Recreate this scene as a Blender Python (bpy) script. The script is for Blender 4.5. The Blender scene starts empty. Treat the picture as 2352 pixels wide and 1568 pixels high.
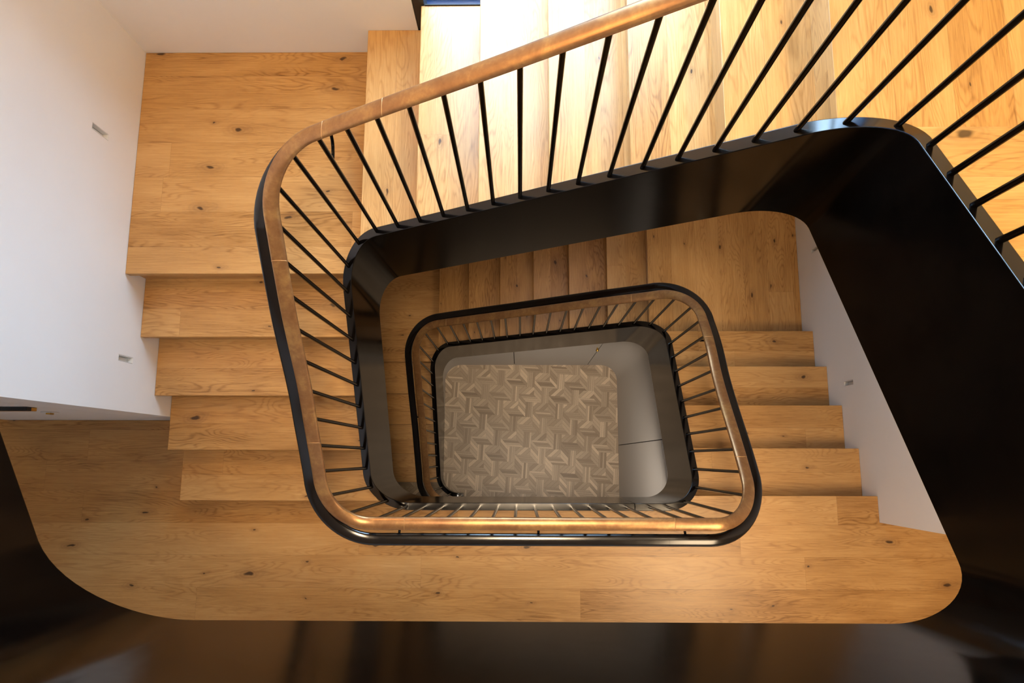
import bpy, bmesh, math, random
from mathutils import Vector, Matrix
random.seed(7)
S = bpy.context.scene
COL = S.collection

# ------------------------------------------------------------------ measured place (metres, ground floor z = 0)
CAMZ = 7.012
RISE = 0.176
G_T, X_TR = 0.2686, 0.9113          # long flight under the window: going, top nosing
G_L, Y_L = 0.26535, 0.8339          # flight on the left wall side
G_R, Y_R = 0.2641, -0.2026          # flight on the right wall side
WX0, WX1, WY1 = -1.8215, 1.9827, 1.9414
Z_B2 = 0.0
Z_L2 = 5 * RISE
Z_TR2 = 12 * RISE
Z_B1 = 17 * RISE
Z_L1 = 22 * RISE
Z_TR1 = 29 * RISE
Z_B0 = 34 * RISE
XR, YT, YB, RAD = 0.965, 0.92, -0.243, 0.16
XL1, XL2 = -0.77, -0.745
YB2 = -0.335                          # the string runs a little further out at its foot
STR_T = 0.04                         # thickness of the steel string
STR_D = 0.66                         # its vertical depth

# ------------------------------------------------------------------ helpers
def tag(o, label=None, cat=None, group=None, kind=None):
    if label: o['label'] = label
    if cat: o['category'] = cat
    if group: o['group'] = group
    if kind: o['kind'] = kind
    return o

def empty(name, loc=(0, 0, 0)):
    o = bpy.data.objects.new(name, None)
    o.location = loc
    COL.objects.link(o)
    return o

def mesh_obj(name, verts, faces, mat, parent=None, origin=(0, 0, 0), smooth=False, bevel=0.0, segs=2, colors=None):
    """verts in world coordinates; the object's origin is put at `origin`."""
    ox, oy, oz = origin
    me = bpy.data.meshes.new(name)
    me.from_pydata([(x - ox, y - oy, z - oz) for x, y, z in verts], [], faces)
    me.validate()
    bm = bmesh.new(); bm.from_mesh(me)
    bmesh.ops.recalc_face_normals(bm, faces=bm.faces)
    bm.to_mesh(me); bm.free()
    if smooth:
        for p in me.polygons: p.use_smooth = True
    if colors is not None:
        at = me.color_attributes.new('tone', 'FLOAT_COLOR', 'CORNER')
        k = 0
        for p in me.polygons:
            c = colors[p.index]
            for _ in p.loop_indices:
                at.data[k].color = (c[0], c[1], c[2], 1); k += 1
    me.materials.append(mat)
    o = bpy.data.objects.new(name, me)
    COL.objects.link(o)
    if parent is not None:
        o.parent = parent
        px, py, pz = parent_world(parent)
        o.location = (ox - px, oy - py, oz - pz)
    else:
        o.location = (ox, oy, oz)
    if bevel:
        b = o.modifiers.new('bevel', 'BEVEL'); b.width = bevel; b.segments = segs
        b.limit_method = 'ANGLE'; b.angle_limit = math.radians(40)
        b.harden_normals = False
    return o

def parent_world(p):
    x = y = z = 0
    while p is not None:
        x += p.location.x; y += p.location.y; z += p.location.z
        p = p.parent
    return x, y, z

def box_vf(x0, x1, y0, y1, z0, z1):
    v = [(x0, y0, z0), (x1, y0, z0), (x1, y1, z0), (x0, y1, z0), (x0, y0, z1), (x1, y0, z1), (x1, y1, z1), (x0, y1, z1)]
    f = [(3, 2, 1, 0), (4, 5, 6, 7), (0, 1, 5, 4), (1, 2, 6, 5), (2, 3, 7, 6), (3, 0, 4, 7)]
    return v, f

def box(name, x0, x1, y0, y1, z0, z1, mat, parent=None, origin=None, bevel=0.0):
    v, f = box_vf(x0, x1, y0, y1, z0, z1)
    if origin is None: origin = ((x0 + x1) / 2, (y0 + y1) / 2, z0)
    return mesh_obj(name, v, f, mat, parent, origin, bevel=bevel)

def prism(name, poly, z0, z1, mat, parent=None, origin=None, bevel=0.0):
    n = len(poly)
    v = [(x, y, z0) for x, y in poly] + [(x, y, z1) for x, y in poly]
    f = [tuple(range(n - 1, -1, -1)), tuple(range(n, 2 * n))]
    f += [(i, (i + 1) % n, n + (i + 1) % n, n + i) for i in range(n)]
    if origin is None: origin = (poly[0][0], poly[0][1], z0)
    return mesh_obj(name, v, f, mat, parent, origin, bevel=bevel)

def sweep(name, rings, mat, parent=None, origin=(0, 0, 0), smooth=False, closed_ring=True, caps=True, bevel=0.0):
    n = len(rings[0]); v = [p for r in rings for p in r]; f = []
    for i in range(len(rings) - 1):
        for j in range(n if closed_ring else n - 1):
            k = (j + 1) % n
            f.append((i * n + j, i * n + k, (i + 1) * n + k, (i + 1) * n + j))
    if caps and closed_ring:
        f.append(tuple(range(n - 1, -1, -1)))
        f.append(tuple((len(rings) - 1) * n + j for j in range(n)))
    return mesh_obj(name, v, f, mat, parent, origin, smooth, bevel)

def tube(name, pts, rad, mat, parent=None, origin=None, n=12, caps=True):
    pts = [Vector(p) for p in pts]
    rings = []
    for i, p in enumerate(pts):
        t = (pts[min(i + 1, len(pts) - 1)] - pts[max(i - 1, 0)]).normalized()
        a = t.cross(Vector((0, 0, 1)))
        if a.length < 1e-3: a = Vector((1, 0, 0))
        a.normalize(); b = a.cross(t)
        r = rad[i] if isinstance(rad, (list, tuple)) else rad
        rings.append([tuple(p + (a * math.cos(2 * math.pi * k / n) + b * math.sin(2 * math.pi * k / n)) * r) for k in range(n)])
    o = sweep(name, rings, mat, parent, origin or tuple(pts[0]), smooth=True, caps=caps)
    return o

def autosmooth(o, deg=35):
    me = o.data
    bm = bmesh.new(); bm.from_mesh(me)
    for e in bm.edges:
        e.smooth = not (len(e.link_faces) == 2 and e.calc_face_angle(0) > math.radians(deg))
    bm.to_mesh(me); bm.free()

# ------------------------------------------------------------------ materials
def new_mat(name):
    m = bpy.data.materials.new(name); m.use_nodes = True
    nt = m.node_tree; nt.nodes.clear()
    out = nt.nodes.new('ShaderNodeOutputMaterial')
    b = nt.nodes.new('ShaderNodeBsdfPrincipled')
    nt.links.new(b.outputs[0], out.inputs[0])
    return m, nt, b

class NB:
    """small node-building helper"""
    def __init__(s, nt): s.nt = nt
    def _in(s, sock, v):
        if isinstance(v, (int, float)): sock.default_value = v
        elif isinstance(v, (tuple, list)): sock.default_value = v
        else: s.nt.links.new(v, sock)
    def m(s, op, a, b=0.0, c=None, clamp=False):
        n = s.nt.nodes.new('ShaderNodeMath'); n.operation = op; n.use_clamp = clamp
        s._in(n.inputs[0], a); s._in(n.inputs[1], b)
        if c is not None: s._in(n.inputs[2], c)
        return n.outputs[0]
    def xyz(s, x, y, z=0.0):
        n = s.nt.nodes.new('ShaderNodeCombineXYZ')
        for i, v in enumerate((x, y, z)): s._in(n.inputs[i], v)
        return n.outputs[0]
    def sep(s, v):
        n = s.nt.nodes.new('ShaderNodeSeparateXYZ'); s.nt.links.new(v, n.inputs[0]); return n.outputs
    def noise(s, vec, scale=1.0, detail=2.0, rough=0.5, dist=0.0):
        n = s.nt.nodes.new('ShaderNodeTexNoise'); n.noise_dimensions = '3D'
        s._in(n.inputs['Vector'], vec); n.inputs['Scale'].default_value = scale
        n.inputs['Detail'].default_value = detail; n.inputs['Roughness'].default_value = rough
        n.inputs['Distortion'].default_value = dist
        return n.outputs['Fac']
    def white(s, vec):
        n = s.nt.nodes.new('ShaderNodeTexWhiteNoise'); n.noise_dimensions = '3D'
        s._in(n.inputs['Vector'], vec); return n.outputs
    def smooth(s, v, a, b):
        n = s.nt.nodes.new('ShaderNodeMapRange'); n.interpolation_type = 'SMOOTHSTEP'
        s._in(n.inputs[0], v); n.inputs[1].default_value = a; n.inputs[2].default_value = b
        return n.outputs[0]
    def ramp(s, v, stops):
        n = s.nt.nodes.new('ShaderNodeValToRGB'); s._in(n.inputs[0], v)
        el = n.color_ramp.elements
        while len(el) < len(stops): el.new(0.5)
        for e, (p, c) in zip(el, stops): e.position = p; e.color = (*c, 1)
        return n.outputs[0]
    def mix(s, f, a, b, blend='MIX'):
        n = s.nt.nodes.new('ShaderNodeMix'); n.data_type = 'RGBA'; n.blend_type = blend
        s._in(n.inputs[0], f)
        s._in(n.inputs[6], a if not isinstance(a, tuple) else (*a, 1) if len(a) == 3 else a)
        s._in(n.inputs[7], b if not isinstance(b, tuple) else (*b, 1) if len(b) == 3 else b)
        return n.outputs[2]
    def bump(s, h, strength, dist, normal_in):
        n = s.nt.nodes.new('ShaderNodeBump'); n.inputs['Strength'].default_value = strength
        n.inputs['Distance'].default_value = dist; s._in(n.inputs['Height'], h)
        s.nt.links.new(n.outputs[0], normal_in)

def oak(name, along, width, length=1.7, joints=True):
    """oiled European oak boards running along X or Y, tones and grain vary board by board"""
    m, nt, b = new_mat(name); N = NB(nt)
    tc = nt.nodes.new('ShaderNodeTexCoord'); oi = nt.nodes.new('ShaderNodeObjectInfo')
    x, y, z = N.sep(tc.outputs['Object'])
    rnd = oi.outputs['Random']
    u, w = (x, y) if along == 'X' else (y, x)
    v = N.m('ADD', w, z)
    v = N.m('ADD', v, 0.0005)
    row = N.m('FLOOR', N.m('DIVIDE', v, width))
    rr = N.white(N.xyz(row, N.m('MULTIPLY', rnd, 91.7), 3.1))['Value'] if False else N.white(N.xyz(row, N.m('MULTIPLY', rnd, 91.7), 3.1))[0]
    us = N.m('DIVIDE', N.m('ADD', u, N.m('MULTIPLY', rr, 5.3)), length)
    cell = N.m('FLOOR', us)
    rb = N.white(N.xyz(row, cell, N.m('MULTIPLY', rnd, 57.3)))
    r1, rc = rb[0], rb[1]
    r2, r3, r4 = N.sep(rc)
    # cathedral figure: long soft bands, distorted
    big = N.noise(N.xyz(N.m('ADD', N.m('MULTIPLY', u, 1.0), N.m('MULTIPLY', r2, 40)), N.m('ADD', N.m('MULTIPLY', v, 6.5), N.m('MULTIPLY', r3, 30)), N.m('MULTIPLY', r1, 20)), 1.0, 2.5, 0.5, 0.35)
    wob = N.noise(N.xyz(N.m('ADD', N.m('MULTIPLY', u, 7.0), N.m('MULTIPLY', r3, 40)), N.m('MULTIPLY', v, 38.0), r2), 1.0, 2.0, 0.55)
    ring = N.m('SINE', N.m('ADD', N.m('MULTIPLY', big, 210.0), N.m('MULTIPLY', wob, 6.5)))
    ring = N.m('MULTIPLY_ADD', ring, 0.5, 0.5)
    ring = N.m('POWER', ring, 3.0)
    fine = N.noise(N.xyz(N.m('ADD', N.m('MULTIPLY', u, 6.0), N.m('MULTIPLY', r2, 60)), N.m('MULTIPLY', v, 170.0), r3), 1.0, 4.0, 0.65)
    pores = N.noise(N.xyz(N.m('ADD', N.m('MULTIPLY', u, 22.0), N.m('MULTIPLY', r4, 60)), N.m('MULTIPLY', v, 520.0), r3), 1.0, 1.0, 0.5)
    pores = N.smooth(pores, 0.62, 0.74)
    cloud = N.noise(N.xyz(N.m('ADD', N.m('MULTIPLY', u, 2.4), N.m('MULTIPLY', r4, 20)), N.m('MULTIPLY', v, 10.0), r1), 1.0, 3.0, 0.55)
    figm = N.smooth(N.noise(N.xyz(N.m('ADD', N.m('MULTIPLY', u, 1.5), N.m('MULTIPLY', r1, 33)), N.m('MULTIPLY', v, 9.0), r4), 1.0, 1.0), 0.36, 0.58)
    t = N.m('MULTIPLY_ADD', r1, 0.30, 0.42)
    t = N.m('ADD', t, N.m('MULTIPLY', N.m('SUBTRACT', fine, 0.5), 0.75))
    t = N.m('ADD', t, N.m('MULTIPLY', N.m('SUBTRACT', cloud, 0.5), 0.66))
    t = N.m('SUBTRACT', t, N.m('MULTIPLY', N.m('MULTIPLY', ring, figm), 0.24))
    t = N.m('SUBTRACT', t, N.m('MULTIPLY', pores, 0.20), clamp=True)
    c = N.ramp(t, [(0.0, (0.20, 0.085, 0.022)), (0.28, (0.39, 0.193, 0.055)), (0.55, (0.54, 0.294, 0.098)), (0.8, (0.64, 0.375, 0.140)), (1.0, (0.74, 0.47, 0.21))])
    # slightly greyer or redder boards
    c = N.mix(N.m('MULTIPLY', r2, 0.22), c, (0.48, 0.275, 0.120))
    # knots
    vn = nt.nodes.new('ShaderNodeTexVoronoi'); vn.voronoi_dimensions = '2D'; vn.feature = 'F1'
    kw = N.noise(N.xyz(N.m('MULTIPLY', u, 14.0), N.m('MULTIPLY', v, 22.0), r1), 1.0, 2.0)
    N._in(vn.inputs['Vector'], N.xyz(N.m('ADD', N.m('MULTIPLY', u, 2.3), N.m('MULTIPLY_ADD', kw, 0.16, N.m('MULTIPLY', rnd, 71.0))), N.m('ADD', N.m('MULTIPLY', v, 5.0), N.m('MULTIPLY', kw, 0.16)), 0))
    vn.inputs['Scale'].default_value = 1.0
    kr, kg, kb = N.sep(vn.outputs['Color'])
    has = N.m('GREATER_THAN', kr, 0.30)
    size = N.m('MULTIPLY_ADD', N.m('MULTIPLY', kg, kg), 0.046, 0.019)
    d = N.m('DIVIDE', vn.outputs['Distance'], size)
    core = N.m('MULTIPLY', has, N.m('SUBTRACT', 1.0, N.smooth(d, 0.45, 1.15)))
    halo = N.m('MULTIPLY', has, N.m('SUBTRACT', 1.0, N.smooth(d, 0.6, 4.6)))
    rings2 = N.m('MULTIPLY', halo, N.m('MULTIPLY_ADD', N.m('SINE', N.m('MULTIPLY_ADD', kw, 9.0, N.m('MULTIPLY', d, 6.0))), 0.5, 0.5))
    c = N.mix(N.m('MULTIPLY', rings2, 0.24), c, (0.20, 0.09, 0.03))
    c = N.mix(N.m('MULTIPLY', halo, 0.30), c, (0.25, 0.12, 0.04))
    c = N.mix(N.m('MULTIPLY', core, 0.88), c, (0.040, 0.018, 0.008))
    hgt = N.m('MULTIPLY', fine, 0.4)
    if joints:
        fr = N.m('FRACT', N.m('DIVIDE', v, width))
        e = N.m('MINIMUM', fr, N.m('SUBTRACT', 1.0, fr))
        line = N.m('LESS_THAN', e, 0.0011 / width)
        fu = N.m('FRACT', us)
        eu = N.m('MINIMUM', fu, N.m('SUBTRACT', 1.0, fu))
        line = N.m('MAXIMUM', line, N.m('LESS_THAN', eu, 0.0008 / length))
        c = N.mix(N.m('MULTIPLY', line, 0.26), c, (0.12, 0.055, 0.018))
        hgt = N.m('SUBTRACT', hgt, line)
    nt.links.new(c, b.inputs['Base Color'])
    N._in(b.inputs['Roughness'], N.m('MULTIPLY_ADD', fine, 0.16, 0.27))
    b.inputs['Specular IOR Level'].default_value = 0.5
    N.bump(hgt, 0.25, 0.0006, b.inputs['Normal'])
    return m

def plain(name, col, rough, metal=0.0, spec=0.5, noise_amt=0.0, noise_scale=6.0, bump=0.0, bump_scale=300.0, rough_var=0.0):
    m, nt, b = new_mat(name); N = NB(nt)
    tc = nt.nodes.new('ShaderNodeTexCoord'); P = tc.outputs['Object']
    b.inputs['Metallic'].default_value = metal; b.inputs['Specular IOR Level'].default_value = spec
    b.inputs['Roughness'].default_value = rough
    if noise_amt:
        n = N.noise(P, noise_scale, 4.0, 0.6)
        lo = tuple(x * (1 - noise_amt) for x in col); hi = tuple(min(1, x * (1 + noise_amt)) for x in col)
        nt.links.new(N.ramp(n, [(0.3, lo), (0.7, hi)]), b.inputs['Base Color'])
        if rough_var: N._in(b.inputs['Roughness'], N.m('MULTIPLY_ADD', N.m('SUBTRACT', n, 0.5), rough_var * 2, rough))
    else:
        b.inputs['Base Color'].default_value = (*col, 1)
    if bump: N.bump(N.noise(P, bump_scale, 2.0), bump, 0.0005, b.inputs['Normal'])
    return m

M = {}
M['oak_x'] = oak('oak_boards_lengthwise', 'X', 0.171, 2.1)
M['oak_y'] = oak('oak_boards_crosswise', 'Y', 0.171, 2.1)
M['tread_x'] = oak('oak_tread_lengthwise', 'X', 0.137, 3.0)
M['tread_y'] = oak('oak_tread_crosswise', 'Y', 0.137, 3.0)
M['riser_x'] = oak('oak_riser_lengthwise', 'X', 0.62, 4.0, False)
M['riser_y'] = oak('oak_riser_crosswise', 'Y', 0.62, 4.0, False)
M['wall'] = plain('warm_white_plaster', (0.89, 0.865, 0.835), 0.75, spec=0.25, noise_amt=0.015, noise_scale=2.0, bump=0.08, bump_scale=180)
M['grey'] = plain('grey_lacquered_panel', (0.50, 0.475, 0.45), 0.5, spec=0.35, bump=0.05, bump_scale=250)
M['dark'] = plain('shadow_gap_black', (0.02, 0.018, 0.016), 0.8)
M['frame'] = plain('black_window_metal', (0.012, 0.012, 0.014), 0.4, spec=0.4)
M['brass'] = plain('brass', (0.60, 0.38, 0.09), 0.32, metal=1.0, noise_amt=0.1, noise_scale=20)
M['white_metal'] = plain('white_painted_metal', (0.82, 0.80, 0.76), 0.5)
M['ledge'] = plain('blue_grey_metal_ledge', (0.007, 0.020, 0.060), 0.5, spec=0.06, noise_amt=0.05)

def steel_mat(nm, ior):
    m, nt, b = new_mat(nm); N = NB(nt)
    tc = nt.nodes.new('ShaderNodeTexCoord'); P = tc.outputs['Object']
    n1 = N.noise(P, 3.0, 4.0, 0.6, 0.3); n2 = N.noise(P, 26.0, 3.0, 0.6)
    f = N.m('MULTIPLY_ADD', n2, 0.35, N.m('MULTIPLY', n1, 0.65))
    nt.links.new(N.ramp(f, [(0.3, (0.0014, 0.0011, 0.0010)), (0.7, (0.0048, 0.0032, 0.0023))]), b.inputs['Base Color'])
    b.inputs['Metallic'].default_value = 0.0
    b.inputs['IOR'].default_value = ior
    b.inputs['Specular IOR Level'].default_value = 0.5
    N._in(b.inputs['Roughness'], N.m('MULTIPLY_ADD', f, 0.14, 0.10))
    return m
M['steel'] = steel_mat('blackened_waxed_steel', 1.22)
M['steel_top'] = steel_mat('sheen_boosted_steel', 1.65)  # same steel, more reflective, so the flange tops catch a bright sheen
M['steel_rail'] = steel_mat('blackened_rail_steel', 1.7)

def bronze_mat():
    m, nt, b = new_mat('patinated_bronze'); N = NB(nt)
    tc = nt.nodes.new('ShaderNodeTexCoord'); P = tc.outputs['Object']
    n1 = N.noise(P, 9.0, 5.0, 0.62, 0.6); n2 = N.noise(P, 60.0, 3.0, 0.6)
    f = N.m('MULTIPLY_ADD', n2, 0.3, N.m('MULTIPLY', n1, 0.7))
    nt.links.new(N.ramp(f, [(0.28, (0.27, 0.132, 0.060)), (0.5, (0.39, 0.208, 0.090)), (0.72, (0.60, 0.365, 0.140))]), b.inputs['Base Color'])
    b.inputs['Metallic'].default_value = 0.62
    N._in(b.inputs['Roughness'], N.m('MULTIPLY_ADD', f, 0.20, 0.22))
    return m
M['bronze'] = bronze_mat()
M['joint'] = plain('polished_bronze_joint', (0.52, 0.32, 0.15), 0.45, metal=0.6)

def parquet_mat():
    m, nt, b = new_mat('greyed_oak_parquet'); N = NB(nt)
    at = nt.nodes.new('ShaderNodeAttribute'); at.attribute_name = 'tone'
    tc = nt.nodes.new('ShaderNodeTexCoord'); P = tc.outputs['Object']
    n = N.noise(P, 90.0, 3.0, 0.6)
    c = N.mix(N.m('MULTIPLY', n, 0.35), at.outputs['Color'], (0.16, 0.115, 0.08))
    nt.links.new(c, b.inputs['Base Color'])
    b.inputs['Roughness'].default_value = 0.45
    return m
M['parquet'] = parquet_mat()

def glass_mat():
    m = bpy.data.materials.new('window_glass'); m.use_nodes = True
    nt = m.node_tree; nt.nodes.clear(); N = NB(nt)
    out = nt.nodes.new('ShaderNodeOutputMaterial')
    tr = nt.nodes.new('ShaderNodeBsdfTransparent'); tr.inputs[0].default_value = (0.93, 0.96, 0.97, 1)
    gl = nt.nodes.new('ShaderNodeBsdfGlossy'); gl.inputs['Roughness'].default_value = 0.02
    lw = nt.nodes.new('ShaderNodeLayerWeight'); lw.inputs['Blend'].default_value = 0.5
    fac = N.m('MULTIPLY_ADD', N.m('POWER', lw.outputs['Facing'], 5.0), 0.6, 0.035)
    mx = nt.nodes.new('ShaderNodeMixShader')
    nt.links.new(fac, mx.inputs[0]); nt.links.new(tr.outputs[0], mx.inputs[1]); nt.links.new(gl.outputs[0], mx.inputs[2])
    nt.links.new(mx.outputs[0], out.inputs[0])
    return m
M['glass'] = glass_mat()

# ------------------------------------------------------------------ the well: stations along the inner face, going DOWN
def zline_T(x, ztr): return ztr + (x - X_TR) * RISE / G_T
def zline_L(y, zl): return zl + (y - Y_L) * RISE / G_L
def zline_R(y, zb): return zb - (y - Y_R) * RISE / G_R

def line_pts(p, q, step=0.05):
    n = max(1, int(round((Vector(q) - Vector(p)).length / step)))
    return [(p[0] + (q[0] - p[0]) * i / n, p[1] + (q[1] - p[1]) * i / n) for i in range(n + 1)]

def arc_pts(cx, cy, r, a0, a1, n=16):
    return [(cx + r * math.cos(math.radians(a0 + (a1 - a0) * i / n)), cy + r * math.sin(math.radians(a0 + (a1 - a0) * i / n)), math.radians(a0 + (a1 - a0) * i / n)) for i in range(n + 1)]

class Path:
    """inner-face plan curve with outward normals; s is measured along the centre line of the string (offset 0.02)"""
    def __init__(self):
        self.p = []; self.n = []; self.marks = {}
    def add(self, pts, normal=None):
        for q in pts:
            nn = normal if normal is not None else (math.cos(q[2]), math.sin(q[2]))
            if self.p and math.hypot(self.p[-1][0] - q[0], self.p[-1][1] - q[1]) < 1e-6 : continue
            self.p.append((q[0], q[1])); self.n.append(nn)
    def mark(self, name): self.marks[name] = len(self.p) - 1
    def finish(self):
        self.s = [0.0]
        for i in range(1, len(self.p)):
            a, b = self.off(i - 1, 0.02), self.off(i, 0.02)
            self.s.append(self.s[-1] + math.hypot(a[0] - b[0], a[1] - b[1]))
    def off(self, i, o): return (self.p[i][0] + self.n[i][0] * o, self.p[i][1] + self.n[i][1] * o)
    def ms(self, name): return self.s[self.marks[name]]
    def at(self, s, o):
        i = 0
        while i < len(self.s) - 2 and self.s[i + 1] < s: i += 1
        t = (s - self.s[i]) / (self.s[i + 1] - self.s[i])
        a, b = self.off(i, o), self.off(i + 1, o)
        nn = Vector((self.n[i][0] * (1 - t) + self.n[i + 1][0] * t, self.n[i][1] * (1 - t) + self.n[i + 1][1] * t)).normalized()
        return (a[0] + (b[0] - a[0]) * t, a[1] + (b[1] - a[1]) * t), (nn.x, nn.y)

def pchip(xs, ys):
    n = len(xs); h = [xs[i + 1] - xs[i] for i in range(n - 1)]; d = [(ys[i + 1] - ys[i]) / h[i] for i in range(n - 1)]
    m = [0.0] * n; m[0] = d[0]; m[-1] = d[-1]
    for i in range(1, n - 1):
        if d[i - 1] * d[i] > 0:
            w1, w2 = 2 * h[i] + h[i - 1], h[i] + 2 * h[i - 1]
            m[i] = (w1 + w2) / (w1 / d[i - 1] + w2 / d[i])
    def f(x):
        if x <= xs[0]: return ys[0] + m[0] * (x - xs[0])
        if x >= xs[-1]: return ys[-1] + m[-1] * (x - xs[-1])
        i = 0
        while xs[i + 1] < x: i += 1
        t = (x - xs[i]) / h[i]
        return (ys[i] * (1 + 2 * t) * (1 - t) ** 2 + h[i] * m[i] * t * (1 - t) ** 2 + ys[i + 1] * t * t * (3 - 2 * t) + h[i] * m[i + 1] * t * t * (t - 1))
    return f

def hermite_seg(s0, z0, m0, s1, z1, m1):
    h = s1 - s0
    def f(s):
        t = (s - s0) / h
        return z0 * (1 + 2 * t) * (1 - t) ** 2 + h * m0 * t * (1 - t) ** 2 + z1 * t * t * (3 - 2 * t) + h * m1 * t * t * (t - 1)
    return f

def loop_path(path, xl, yb_start, yb_end, with_start):
    """one storey: (BR corner) -> right flight -> TR -> long flight -> TL -> left flight -> BL -> landing side"""
    R = RAD
    if with_start:
        path.add(arc_pts(XR - R, YB + R, R, -90, 0)); path.mark('R0')
    path.add(line_pts((XR, yb_start), (XR, YT - R)), (1, 0)); path.mark('R1')
    path.add(arc_pts(XR - R, YT - R, R, 0, 90)); path.mark('T0')
    path.add(line_pts((XR - R, YT), (xl + R, YT)), (0, 1)); path.mark('T1')
    path.add(arc_pts(xl + R, YT - R, R, 90, 180)); path.mark('L0')
    path.add(line_pts((xl, YT - R), (xl, yb_end + R)), (-1, 0)); path.mark('L1')
    path.add(arc_pts(xl + R, yb_end + R, R, 180, 270)); path.mark('B0')

X_SPLIT = 0.63
H_S = 0.05
# ---- upper string: gallery opening -> right flight -> long flight -> left flight -> landing side
XLG, YBG, RG1, RG2 = -0.93, -0.36, 0.20, 0.14
PU = Path()
PU.add(line_pts((XLG, 0.80), (XLG, YBG + RG1)), (-1, 0)); PU.mark('GL')
PU.add(arc_pts(XLG + RG1, YBG + RG1, RG1, 180, 270)); PU.mark('GB0')
PU.add(line_pts((XLG + RG1, YBG), (XR - RG2, YBG)), (0, -1)); PU.mark('GB1')
PU.add(arc_pts(XR - RG2, YBG + RG2, RG2, -90, 0)); PU.mark('R0')
loop_path(PU, XL1, YBG + RG2, YB, False)
PU.add(line_pts((XL1 + RAD, YB), (X_SPLIT, YB)), (0, -1)); PU.mark('END')
PU.finish()
# ---- lower string
PL = Path()
PL.add(line_pts((X_SPLIT + 0.0004, YB), (XR - RAD, YB)), (0, -1)); PL.mark('S0')
loop_path(PL, XL2, YB + RAD, YB2, True)
PL.add(line_pts((XL2 + RAD, YB2), (XL2 + RAD + 0.04, YB2)), (0, -1)); PL.mark('END')
PL.finish()

def string_profile(P, zb, upper):
    """height of the string's top edge as a function of s"""
    ztr, zl, zb2 = zb - 5 * RISE, zb - 12 * RISE, zb - 17 * RISE
    kT, kL, kR = RISE / G_T, RISE / G_L, RISE / G_R
    segs = []
    r0y = P.p[P.marks['R0']][1]
    zr0 = zline_R(r0y, zb) + H_S; zr1 = zline_R(YT - RAD, zb) + H_S
    zt0 = zline_T(XR - RAD, ztr) + H_S
    xl = P.p[P.marks['L0']][0]
    zt1 = zline_T(xl + RAD, ztr) + H_S
    zl0 = zline_L(YT - RAD, zl) + H_S; zl1 = zline_L(P.p[P.marks['L1']][1], zl) + H_S
    zbt = zb2 + H_S
    ms = P.ms
    if upper:
        zg = zb + H_S - 0.02
        # the next flight up, on a wider opening
        zgl1 = zb - 0.765; zgl1 = Z_B0 - 0.372 + STR_D
        segs.append((P.s[0], zgl1 + kL * (ms('GL') - P.s[0]), -kL, ms('GL'), zgl1, -kL))
        segs.append((ms('GL'), zgl1, -kL, ms('GB0'), zg, 0))
        segs.append((ms('GB0'), zg, 0, ms('GB1'), zg, 0))
        segs.append((ms('GB1'), zg, 0, ms('R0'), zr0, -kR))
    else:
        segs.append((P.s[0], zb + H_S, 0, ms('S0'), zb + H_S, 0))
        segs.append((ms('S0'), zb + H_S, 0, ms('R0'), zr0, -kR))
    segs.append((ms('R0'), zr0, -kR, ms('R1'), zr1, -kR))
    segs.append((ms('R1'), zr1, -kR, ms('T0'), zt0, -kT))
    segs.append((ms('T0'), zt0, -kT, ms('T1'), zt1, -kT))
    segs.append((ms('T1'), zt1, -kT, ms('L0'), zl0, -kL))
    segs.append((ms('L0'), zl0, -kL, ms('L1'), zl1, -kL))
    segs.append((ms('L1'), zl1, -kL, ms('B0'), zbt, 0))
    segs.append((ms('B0'), zbt, 0, ms('END'), zbt, 0))
    fs = [(a[0], a[3], hermite_seg(*a)) for a in segs if a[3] - a[0] > 1e-6]
    def f(s):
        for s0, s1, g in fs:
            if s <= s1: return g(s)
        return fs[-1][2](fs[-1][1])
    return f

def rail_profile(P, zb, upper):
    """height of the bronze cap's top, from the measured rail"""
    ztr, zl, zb2 = zb - 5 * RISE, zb - 12 * RISE, zb - 17 * RISE
    xl = P.p[P.marks['L0']][0]
    pts = []
    if not upper:
        pts += [(P.s[0], zb + 1.079), (P.ms('S0') - 0.02, zb + 1.079)]
    def sR(y): return P.ms('R1') - (YT - RAD - y)
    def sT(x): return P.ms('T0') + (XR - RAD - x)
    def sL(y): return P.ms('L0') + (YT - RAD - y)
    pts += [(sR(-0.054), zb + 0.878), (sR(0.419), zb + 0.506), (sR(0.60), zb + 0.400)]
    pts += [(sT(XR - RAD), zline_T(XR - RAD, ztr) + 0.965), (sT(0.5), zline_T(0.5, ztr) + 0.974), (sT(0.0), zline_T(0, ztr) + 0.972), (sT(xl + RAD), zline_T(xl + RAD, ztr) + 0.975)]
    pts += [(sL(0.505), zl + 0.813), (sL(0.188), zl + 0.527)]
    if upper:
        pts += [(P.ms('B0') + 0.02, zb2 + 1.079), (P.ms('END'), zb2 + 1.079)]
    else:
        pts += [(P.ms('B0') + 0.02, zb2 + 1.02), (P.ms('END') + 0.1, zb2 + 1.02)]
    return pchip([p[0] for p in pts], [p[1] for p in pts])

STR_U, STR_L = string_profile(PU, Z_B0, True), string_profile(PL, Z_B1, False)
RAIL_U, RAIL_L = rail_profile(PU, Z_B0, True), rail_profile(PL, Z_B1, False)

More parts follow.
